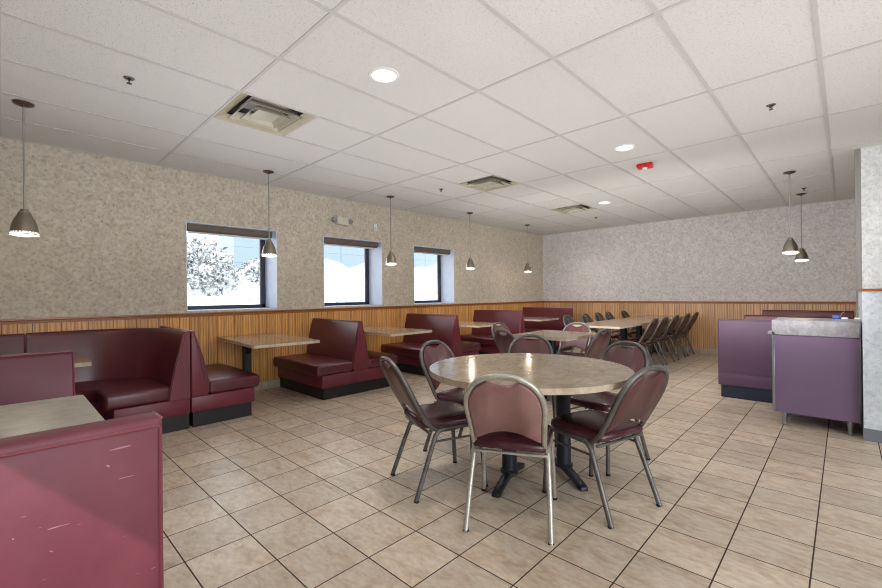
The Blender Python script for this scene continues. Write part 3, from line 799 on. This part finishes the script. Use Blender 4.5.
b.tube([(0.07, 0.02, 0.004), (0.075, 0.02, 0.06), (0.095, 0.02, 0.11)], 0.003, 6); b.obj('wire_frame', 'nickel', k)
b = B(); b.cushion(-0.085, -0.03, 0.005, 0.03, 0.004, 0.042, 0.010); b.obj('blue_tag', 'blue', k)
b = B(); b.cushion(-0.025, 0.02, 0.008, 0.03, 0.004, 0.022, 0.006); b.cushion(0.06, 0.10, 0.008, 0.03, 0.004, 0.022, 0.006); b.obj('clip', 'cloth', k)

# ------------------------------------------------------------------ ceiling fixtures
def make_pendant(label, loc, drop):
    r = thing('pendant_lamp', label, 'lamp', (loc[0], loc[1], ZC - 0.005), 0, 'pendant lamps with bell shades')
    zb = -(ZC - 0.005 - drop)             # bottom of shade in local z
    b = B(); b.lathe([(0.062, 0.0), (0.062, -0.006), (0.05, -0.014), (0.018, -0.022), (0.012, -0.03)], sides=24); b.obj('canopy', 'bronze', r)
    b = B(); b.lathe([(0.0068, -0.025), (0.0068, zb + 0.20)], sides=10); b.obj('rod', 'cord', r)
    prof = [(0.012, zb + 0.206), (0.022, zb + 0.204), (0.026, zb + 0.192), (0.026, zb + 0.183), (0.036, zb + 0.180), (0.040, zb + 0.162), (0.047, zb + 0.150), (0.060, zb + 0.125), (0.070, zb + 0.095), (0.077, zb + 0.062), (0.082, zb + 0.030)]
    b = B(); b.lathe(prof, sides=32, cap=True); sh = b.obj('lamp_shade', 'nickel', r)
    # row of small light slots, then the rim
    b = B()
    for q in range(28):
        a = 2 * PI * q / 28
        mt = Matrix.Rotation(a, 4, 'Z') @ Matrix.Translation((0.0845, 0, zb + 0.026))
        t = bmesh.new(); bmesh.ops.create_cube(t, size=1)
        for v in t.verts: v.co = Vector((v.co.x * 0.003, v.co.y * 0.010, v.co.z * 0.013))
        b.merge(t, mt)
    b.obj('slot_ring', 'nickel', sh)
    b = B(); b.lathe([(0.0840, zb + 0.014), (0.0875, zb + 0.010), (0.0875, zb + 0.006), (0.083, zb + 0.008)], sides=32, cap=False); b.obj('rim', 'nickel', sh)
    b = B(); b.lathe([(0.0805, zb + 0.034), (0.0825, zb + 0.012), (0.083, zb + 0.006), (0.06, zb + 0.001), (0.02, zb - 0.001)], sides=32); b.obj('diffuser', 'bulb', r)
    return r
pl = [((-4.49, 0.122), 1.705, 'bell pendant lamp on a long rod at the far left edge'),
      ((-4.935, 2.205), 1.700, 'bell pendant lamp hanging in front of the first window'),
      ((-4.925, 4.06), 1.682, 'bell pendant lamp hanging beside the second window'),
      ((-4.92, 5.91), 1.685, 'bell pendant lamp hanging beside the third window'),
      ((-4.925, 7.845), 1.690, 'bell pendant lamp hanging near the far left corner'),
      ((-0.486, 6.84), 1.69, 'bell pendant lamp over the right hand booths, nearer of the pair'),
      ((-0.471, 8.50), 1.68, 'bell pendant lamp over the right hand booths, farther of the pair')]
for (xy, z, lab) in pl: make_pendant(lab, xy, z)

def downlight(label, x, y):
    r = thing('recessed_downlight', label, 'ceiling light', (x, y, ZC), 0, 'recessed ceiling downlights')
    b = B(); b.lathe([(0.080, -0.004), (0.083, -0.009), (0.100, -0.006), (0.104, 0.0)], sides=40, cap=False); b.obj('trim_ring', 'white', r)
    b = B(); b.lathe([(0.0815, -0.003), (0.0815, -0.006), (0.05, -0.008)], sides=40); b.obj('lens', 'lens', r)
DL = [(-2.239, 1.801), (-1.62, 4.438), (-2.846, 6.888)]
for (x, y), lab in zip(DL, ('round recessed downlight nearest the viewer', 'round recessed downlight near the red alarm', 'round recessed downlight farthest into the room')): downlight(lab, x, y)

def vent(label, xc, yc):
    r = thing('ceiling_vent', label, 'vent', (xc, yc, ZC), 0, 'square ceiling air diffusers')
    def ringbox(b, h0, z0, h1, z1, t=0.004):
        # sloped square louver between half-sizes h0 (outer) and h1 (inner)
        for q in range(4):
            mt = Matrix.Rotation(q * PI / 2, 4, 'Z'); tb = bmesh.new()
            vs = [tb.verts.new(p) for p in ((-h0, -h0, z0), (h0, -h0, z0), (h1, -h1, z1), (-h1, -h1, z1), (-h0, -h0, z0 - t), (h0, -h0, z0 - t), (h1, -h1, z1 - t), (-h1, -h1, z1 - t))]
            for f in ((0, 1, 2, 3), (4, 5, 6, 7), (0, 1, 5, 4), (2, 3, 7, 6)): tb.faces.new([vs[i] for i in f])
            b.merge(tb, mt)
    b = B(); ringbox(b, 0.297, -0.003, 0.225, 0.030); b.obj('frame', 'vent', r, smooth=False)
    b = B(); ringbox(b, 0.228, 0.050, 0.170, 0.060, 0.004); ringbox(b, 0.235, 0.045, 0.226, 0.028, .002); b.obj('throat', 'vdark', r, smooth=False)
    for (a, zz) in ((0.215, -0.012), (0.145, -0.016)):
        b = B(); ringbox(b, a, zz + 0.002, a - 0.055, zz + 0.055, 0.004); b.box(-a, a, -a, -a + 0.004, zz - 0.004, zz + 0.004); b.box(-a, a, a - 0.004, a, zz - 0.004, zz + 0.004); b.box(-a, -a + 0.004, -a, a, zz - 0.004, zz + 0.004); b.box(a - 0.004, a, -a, a, zz - 0.004, zz + 0.004)
        b.obj('louver', 'vent_b', r, smooth=False)
    b = B(); b.box(-0.09, 0.09, -0.09, 0.09, 0.0, 0.004); b.obj('centre_plate', 'vent_b', r)
vent('large square ceiling diffuser nearest the viewer, between the curved booth and round table', *VENTS[0])
vent('square ceiling diffuser in the middle of the room, second from the viewer', *VENTS[1])
vent('square ceiling diffuser farthest from the viewer', *VENTS[2])

def sprinkler(label, x, y):
    r = thing('sprinkler_head', label, 'sprinkler', (x, y, ZC), 0, 'ceiling sprinkler heads'); r.scale = (0.72, 0.72, 0.72)
    b = B(); b.lathe([(0.045, 0.0), (0.045, -0.003), (0.036, -0.010), (0.018, -0.012), (0.018, -0.004)], sides=20); b.obj('escutcheon', 'chrome', r)
    b = B(); b.lathe([(0.011, -0.010), (0.011, -0.028), (0.006, -0.032), (0.006, -0.046)], sides=12)
    b.tube([(0.012, 0, -0.02), (0.020, 0, -0.034), (0.006, 0, -0.05)], 0.003, 6); b.tube([(-0.012, 0, -0.02), (-0.020, 0, -0.034), (-0.006, 0, -0.05)], 0.003, 6); b.obj('nozzle', 'chrome', r)
    b = B(); b.lathe([(0.022, -0.050), (0.022, -0.053), (0.008, -0.054)], sides=16); b.obj('deflector', 'chrome', r)
for x, y, lab in [(-3.49, 0.606, 'sprinkler head on the ceiling above the curved booth, nearest the viewer'), (-0.413, 4.279, 'sprinkler head on the ceiling in front of the service cabinet'), (-0.413, 8.07, 'sprinkler head on the ceiling by the right hand pendant lamps'),
                  (-4.098, 4.298, 'sprinkler head on the ceiling left of the middle diffuser'), (-3.507, 8.074, 'sprinkler head on the ceiling beyond the farthest diffuser')]:
    sprinkler(lab, x, y)

r = thing('fire_alarm_strobe', 'red fire alarm strobe on the ceiling', 'alarm', (-1.66, 5.178, ZC), 0.15)
b = B(); b.cushion(-0.085, 0.085, -0.06, 0.06, -0.05, 0.0, 0.018); b.obj('housing', 'red', r)
b = B(); b.lathe([(0.028, -0.05), (0.028, -0.066), (0.018, -0.076), (0.005, -0.079)], (0.0, -0.025, 0), 16); b.obj('strobe_lens', 'clear', r)

r = thing('emergency_light', 'beige twin head emergency light on the wall above the middle window', 'light', (XW, 3.60, 2.37))
b = B(); b.box(-0.004, 0.07, -0.10, 0.10, -0.06, 0.06, 0.008); b.obj('housing', 'beige', r)
for s in (-1, 1):
    b = B(); b.lathe([(0.018, 0.0), (0.034, 0.02), (0.04, 0.05), (0.036, 0.056)], (0, 0, 0), 16)
    bmesh.ops.transform(b.bm, matrix=Matrix.Translation((0.035, s * 0.14, 0.0)) @ Matrix.Rotation(PI / 2, 4, 'Y') @ Matrix.Translation((0, 0, -0.02)), verts=b.bm.verts)
    b.tube([(0.035, s * 0.095, 0.0), (0.035, s * 0.14, 0.0)], 0.010, 8)
    b.obj('lamp_head', 'lam_c', r)
r = thing('wall_sensor', 'small white wall sensor right of the emergency light', 'sensor', (XW, 4.245, 2.345))
B().box(0.0, 0.022, -0.035, 0.035, -0.055, 0.055, 0.005).obj('cover', 'white', r)
B().box(0.02, 0.026, -0.02, 0.02, -0.035, 0.0, 0.002, 1).obj('grille', 'beige', r)

# ------------------------------------------------------------------ outside the windows
def mat_snowbank():
    t = NT('bright_hillside'); v = t.geo()
    n1 = t.noise(v, 2.6, 6, 0.7); n2 = t.noise(v, 9.0, 5, 0.7)
    f = t.math('MULTIPLY', t.ramp(n1, [(0.46, (0, 0, 0, 1)), (0.58, (1, 1, 1, 1))]), t.ramp(n2, [(0.48, (0, 0, 0, 1)), (0.56, (1, 1, 1, 1))]))
    t.base(t.mix(f, (0.5, 0.51, 0.53, 1), (0.14, 0.15, 0.165, 1))); t.set(0.9, 0, 0.1)
    return t.m
ridge = [(-6, 2.3), (2, 2.3), (4.4, 2.35), (6.4, 2.2), (7.8, 2.35), (8.9, 2.72), (9.9, 2.25), (10.9, 2.72), (12.5, 2.5), (15.6, 2.72), (19, 2.75), (24, 2.6), (40, 2.5)]
def ridge_h(y):
    for (a, ha), (b_, hb) in zip(ridge, ridge[1:]):
        if a <= y <= b_:
            q = (y - a) / (b_ - a); q = q * q * (3 - 2 * q); return ha + (hb - ha) * q
    return 2.4
b = B(); xs = [-7.0, -8, -9, -10, -11, -12, -13, -14, -15, -16.5, -18, -21, -26, -34, -60]; grid = []
for x in xs:
    row = []
    q = min(1, max(0, (-x - 8) / 7.0)); q = q * q * (3 - 2 * q)
    for kk in range(0, 93):
        y = -6 + kk * 0.5
        z = -0.3 + (ridge_h(y * (15.0 / max(15.0, -x)) if x < -15 else y) + 0.3) * q + 0.10 * math.sin(y * 3.1 + x) * q * math.cos(x * 2.3 + y)
        if x < -16: z = max(0.2, z - (-x - 16) * 0.12)
        row.append(b.bm.verts.new((x, y, z)))
    grid.append(row)
for i in range(len(grid) - 1):
    for j in range(len(grid[0]) - 1): b.bm.faces.new([grid[i][j], grid[i][j + 1], grid[i + 1][j + 1], grid[i + 1][j]])
o = b.obj('hillside', mat_snowbank()); tag(o, 'bright pale hillside outside the windows', 'hill', None, 'structure')

def mat_leaf():
    t = NT('overexposed_leaf'); oi = t.n('ShaderNodeTexCoord').outputs['Object']  # pale tones put the overexposed daylight into the leaf colour
    n = t.noise(oi, 5.0, 4, 0.7)
    t.base(t.ramp(n, [(0.40, (0.07, 0.075, 0.075, 1)), (0.50, (0.30, 0.32, 0.32, 1)), (0.62, (0.7, 0.72, 0.72, 1))])); t.set(0.8, 0, 0.2)
    return t.m
LEAF = mat_leaf()
BARK = mat_plain('pale_bark', srgb(150, 146, 140), 0.8)
def shrub(label, loc, rx, ry, rz_, n):
    r = thing('leafy_shrub', label, 'shrub', loc, 0, 'sunlit shrubs outside the windows')
    b = B()
    for i in range(n):
        while True:
            p = Vector((random.uniform(-1, 1), random.uniform(-1, 1), random.uniform(-0.4, 1)))
            if 0.35 < p.length < 1: break
        c0 = Vector((p.x * rx, p.y * ry, rz_ * 0.42 + p.z * rz_ * 0.62))
        e = Matrix.Rotation(random.uniform(0, 6.28), 3, 'Z') @ Matrix.Rotation(random.uniform(-1.2, 1.2), 3, 'X') @ Matrix.Rotation(random.uniform(0, 6.28), 3, 'Y')
        s_ = random.uniform(0.10, 0.19)
        vs = [b.bm.verts.new(c0 + e @ Vector(q) * s_) for q in ((-0.5, 0, 0), (0, 0.28, 0.06), (0.6, 0, 0), (0, -0.28, 0.06))]
        b.bm.faces.new(vs)
    b.obj('foliage', LEAF, r, smooth=False)
    b = B()
    for q in range(5):
        a = q * 1.3; b.tube([(0.1 * math.cos(a), 0.1 * math.sin(a), -0.4), (0.25 * rx * math.cos(a), 0.25 * ry * math.sin(a), rz_ * 0.4), (0.5 * rx * math.cos(a), 0.5 * ry * math.sin(a), rz_ * 0.8)], 0.05, 6, radii=[0.06, 0.04, 0.02])
    b.obj('stem', BARK, r)
shrub('big leafy shrub filling the left of the first window', (-13.0, 3.75, 0.9), 1.2, 1.05, 1.95, 2300)
shrub('leafy shrub lower in the right of the first window', (-13.4, 5.75, 0.9), 1.1, 0.9, 1.5, 1700)
shrub('small leafy shrub at the lower left of the middle window', (-13.6, 7.75, 0.95), 0.7, 0.75, 1.15, 800)

def mat_siding():
    t = NT('pale_blue_cladding'); v = t.geo()
    sp = t.n('ShaderNodeSeparateXYZ'); t.l(v, sp.inputs[0])
    fy = t.math('FRACT', t.math('DIVIDE', sp.outputs[1], 4.3)); fz = t.math('FRACT', t.math('DIVIDE', sp.outputs[2], 1.45))
    g1 = t.math('MAXIMUM', t.math('LESS_THAN', fy, 0.03), t.math('LESS_THAN', fz, 0.05))
    t.base(t.mix(g1, (0.165, 0.205, 0.245, 1), (0.12, 0.155, 0.195, 1))); t.set(0.7)
    return t.m
r = thing('building', 'pale blue panelled building beyond the hillside outside the windows', 'building', (-40, 48, 0))
b = B(); b.box(-4, 0, -33.4, 60, 0, 14); b.obj('wall', mat_siding(), r, smooth=False)
b = B(); b.box(-4.3, 0.3, -33.7, 60.3, 14, 14.5); b.obj('roof', M['white'], r, smooth=False)

# ------------------------------------------------------------------ light
wd = bpy.data.worlds.new('World'); SC.world = wd; wd.use_nodes = True
bg = wd.node_tree.nodes['Background']; bg.inputs[0].default_value = (0.88, 0.94, 1.0, 1); bg.inputs[1].default_value = 4.2

def light(kind, name, loc, energy, color=(1, 1, 1), target=None, **kw):
    d = bpy.data.lights.new(name, kind); d.energy = energy; d.color = color
    for k_, v_ in kw.items(): setattr(d, k_, v_)
    o = bpy.data.objects.new(name, d); COL.objects.link(o); o.location = loc
    if target is not None:
        o.rotation_euler = (Vector(target) - Vector(loc)).to_track_quat('-Z', 'Y').to_euler()
    return o
# sun through the front window (lintel line falls across the near bench back)
sd = Vector((-0.50, 1.0, -1.1))
s_ = light('SUN', 'sun', (3, -8, 10), 5.0, (1.0, 0.95, 0.88), angle=0.009)
s_.rotation_euler = sd.to_track_quat('-Z', 'Y').to_euler()
# unseen area light added as cool daylight fill, right of the viewpoint
light('AREA', 'cool_side_fill', (3.8, 0.6, 1.7), 95, (0.90, 0.95, 1.0), (-2.0, 4.6, 1.3), shape='RECTANGLE', size=2.6, size_y=2.2)
light('AREA', 'added_uplight', (-1.6, 2.2, 1.45), 60, (0.97, 0.98, 1.0), (-1.6, 2.2, 3.0), shape='RECTANGLE', size=6.0, size_y=5.0)  # unseen upward area light added to brighten the near ceiling
light('AREA', 'added_uplight', (-2.5, 6.6, 1.40), 18, (1.0, 0.99, 0.97), (-2.5, 6.6, 3.0), shape='RECTANGLE', size=4.6, size_y=4.0)  # second added uplight, unseen, for the far ceiling
light('AREA', 'far_fill', (-2.2, 4.6, 1.55), 44, (1.0, 0.985, 0.97), (-2.4, 9.5, 1.0), shape='RECTANGLE', size=4.4, size_y=1.2, spread=2.2)  # unseen area light added to lift the back wall
for (x, y) in DL:
    light('SPOT', 'ceiling_spot', (x, y, ZC - 0.02), 55, (1.0, 0.93, 0.83), (x, y, 0), spot_size=2.3, spot_blend=0.9, shadow_soft_size=0.08)
for (x, y) in ((-0.4, 1.2), (-4.2, 8.6), (-3.6, 4.4)):
    light('SPOT', 'ceiling_spot', (x, y, ZC - 0.02), 40, (1.0, 0.93, 0.83), (x, y, 0), spot_size=2.4, spot_blend=0.9, shadow_soft_size=0.08)  # added spots with no downlight fixture at these points
for (xy, z, lab) in pl:
    light('POINT', 'pendant_bulb', (xy[0], xy[1], z - 0.03), 2.5, (1.0, 0.85, 0.65), shadow_soft_size=0.03)

# ------------------------------------------------------------------ camera
cam = bpy.data.cameras.new('camera'); co = bpy.data.objects.new('camera', cam); COL.objects.link(co)
fwv = Vector((-math.sin(YAW) * math.cos(PITCH), math.cos(YAW) * math.cos(PITCH), math.sin(PITCH)))
rtv = Vector((math.cos(YAW), math.sin(YAW), 0)); upv = rtv.cross(fwv)
r2 = rtv * math.cos(ROLL) + upv * math.sin(ROLL); u2 = upv * math.cos(ROLL) - rtv * math.sin(ROLL)
co.matrix_world = Matrix(((r2.x, u2.x, -fwv.x, 0), (r2.y, u2.y, -fwv.y, 0), (r2.z, u2.z, -fwv.z, CAM_H), (0, 0, 0, 1)))
cam.sensor_width = 36.0; cam.lens = F_PX / 882.0 * 36.0; cam.clip_start = 0.05; cam.clip_end = 300
SC.camera = co
SC.view_settings.view_transform = 'Standard'
SC.view_settings.look = 'None'
SC.view_settings.exposure = 0.12
try: SC.cycles.filter_width = 1.1
except Exception: pass
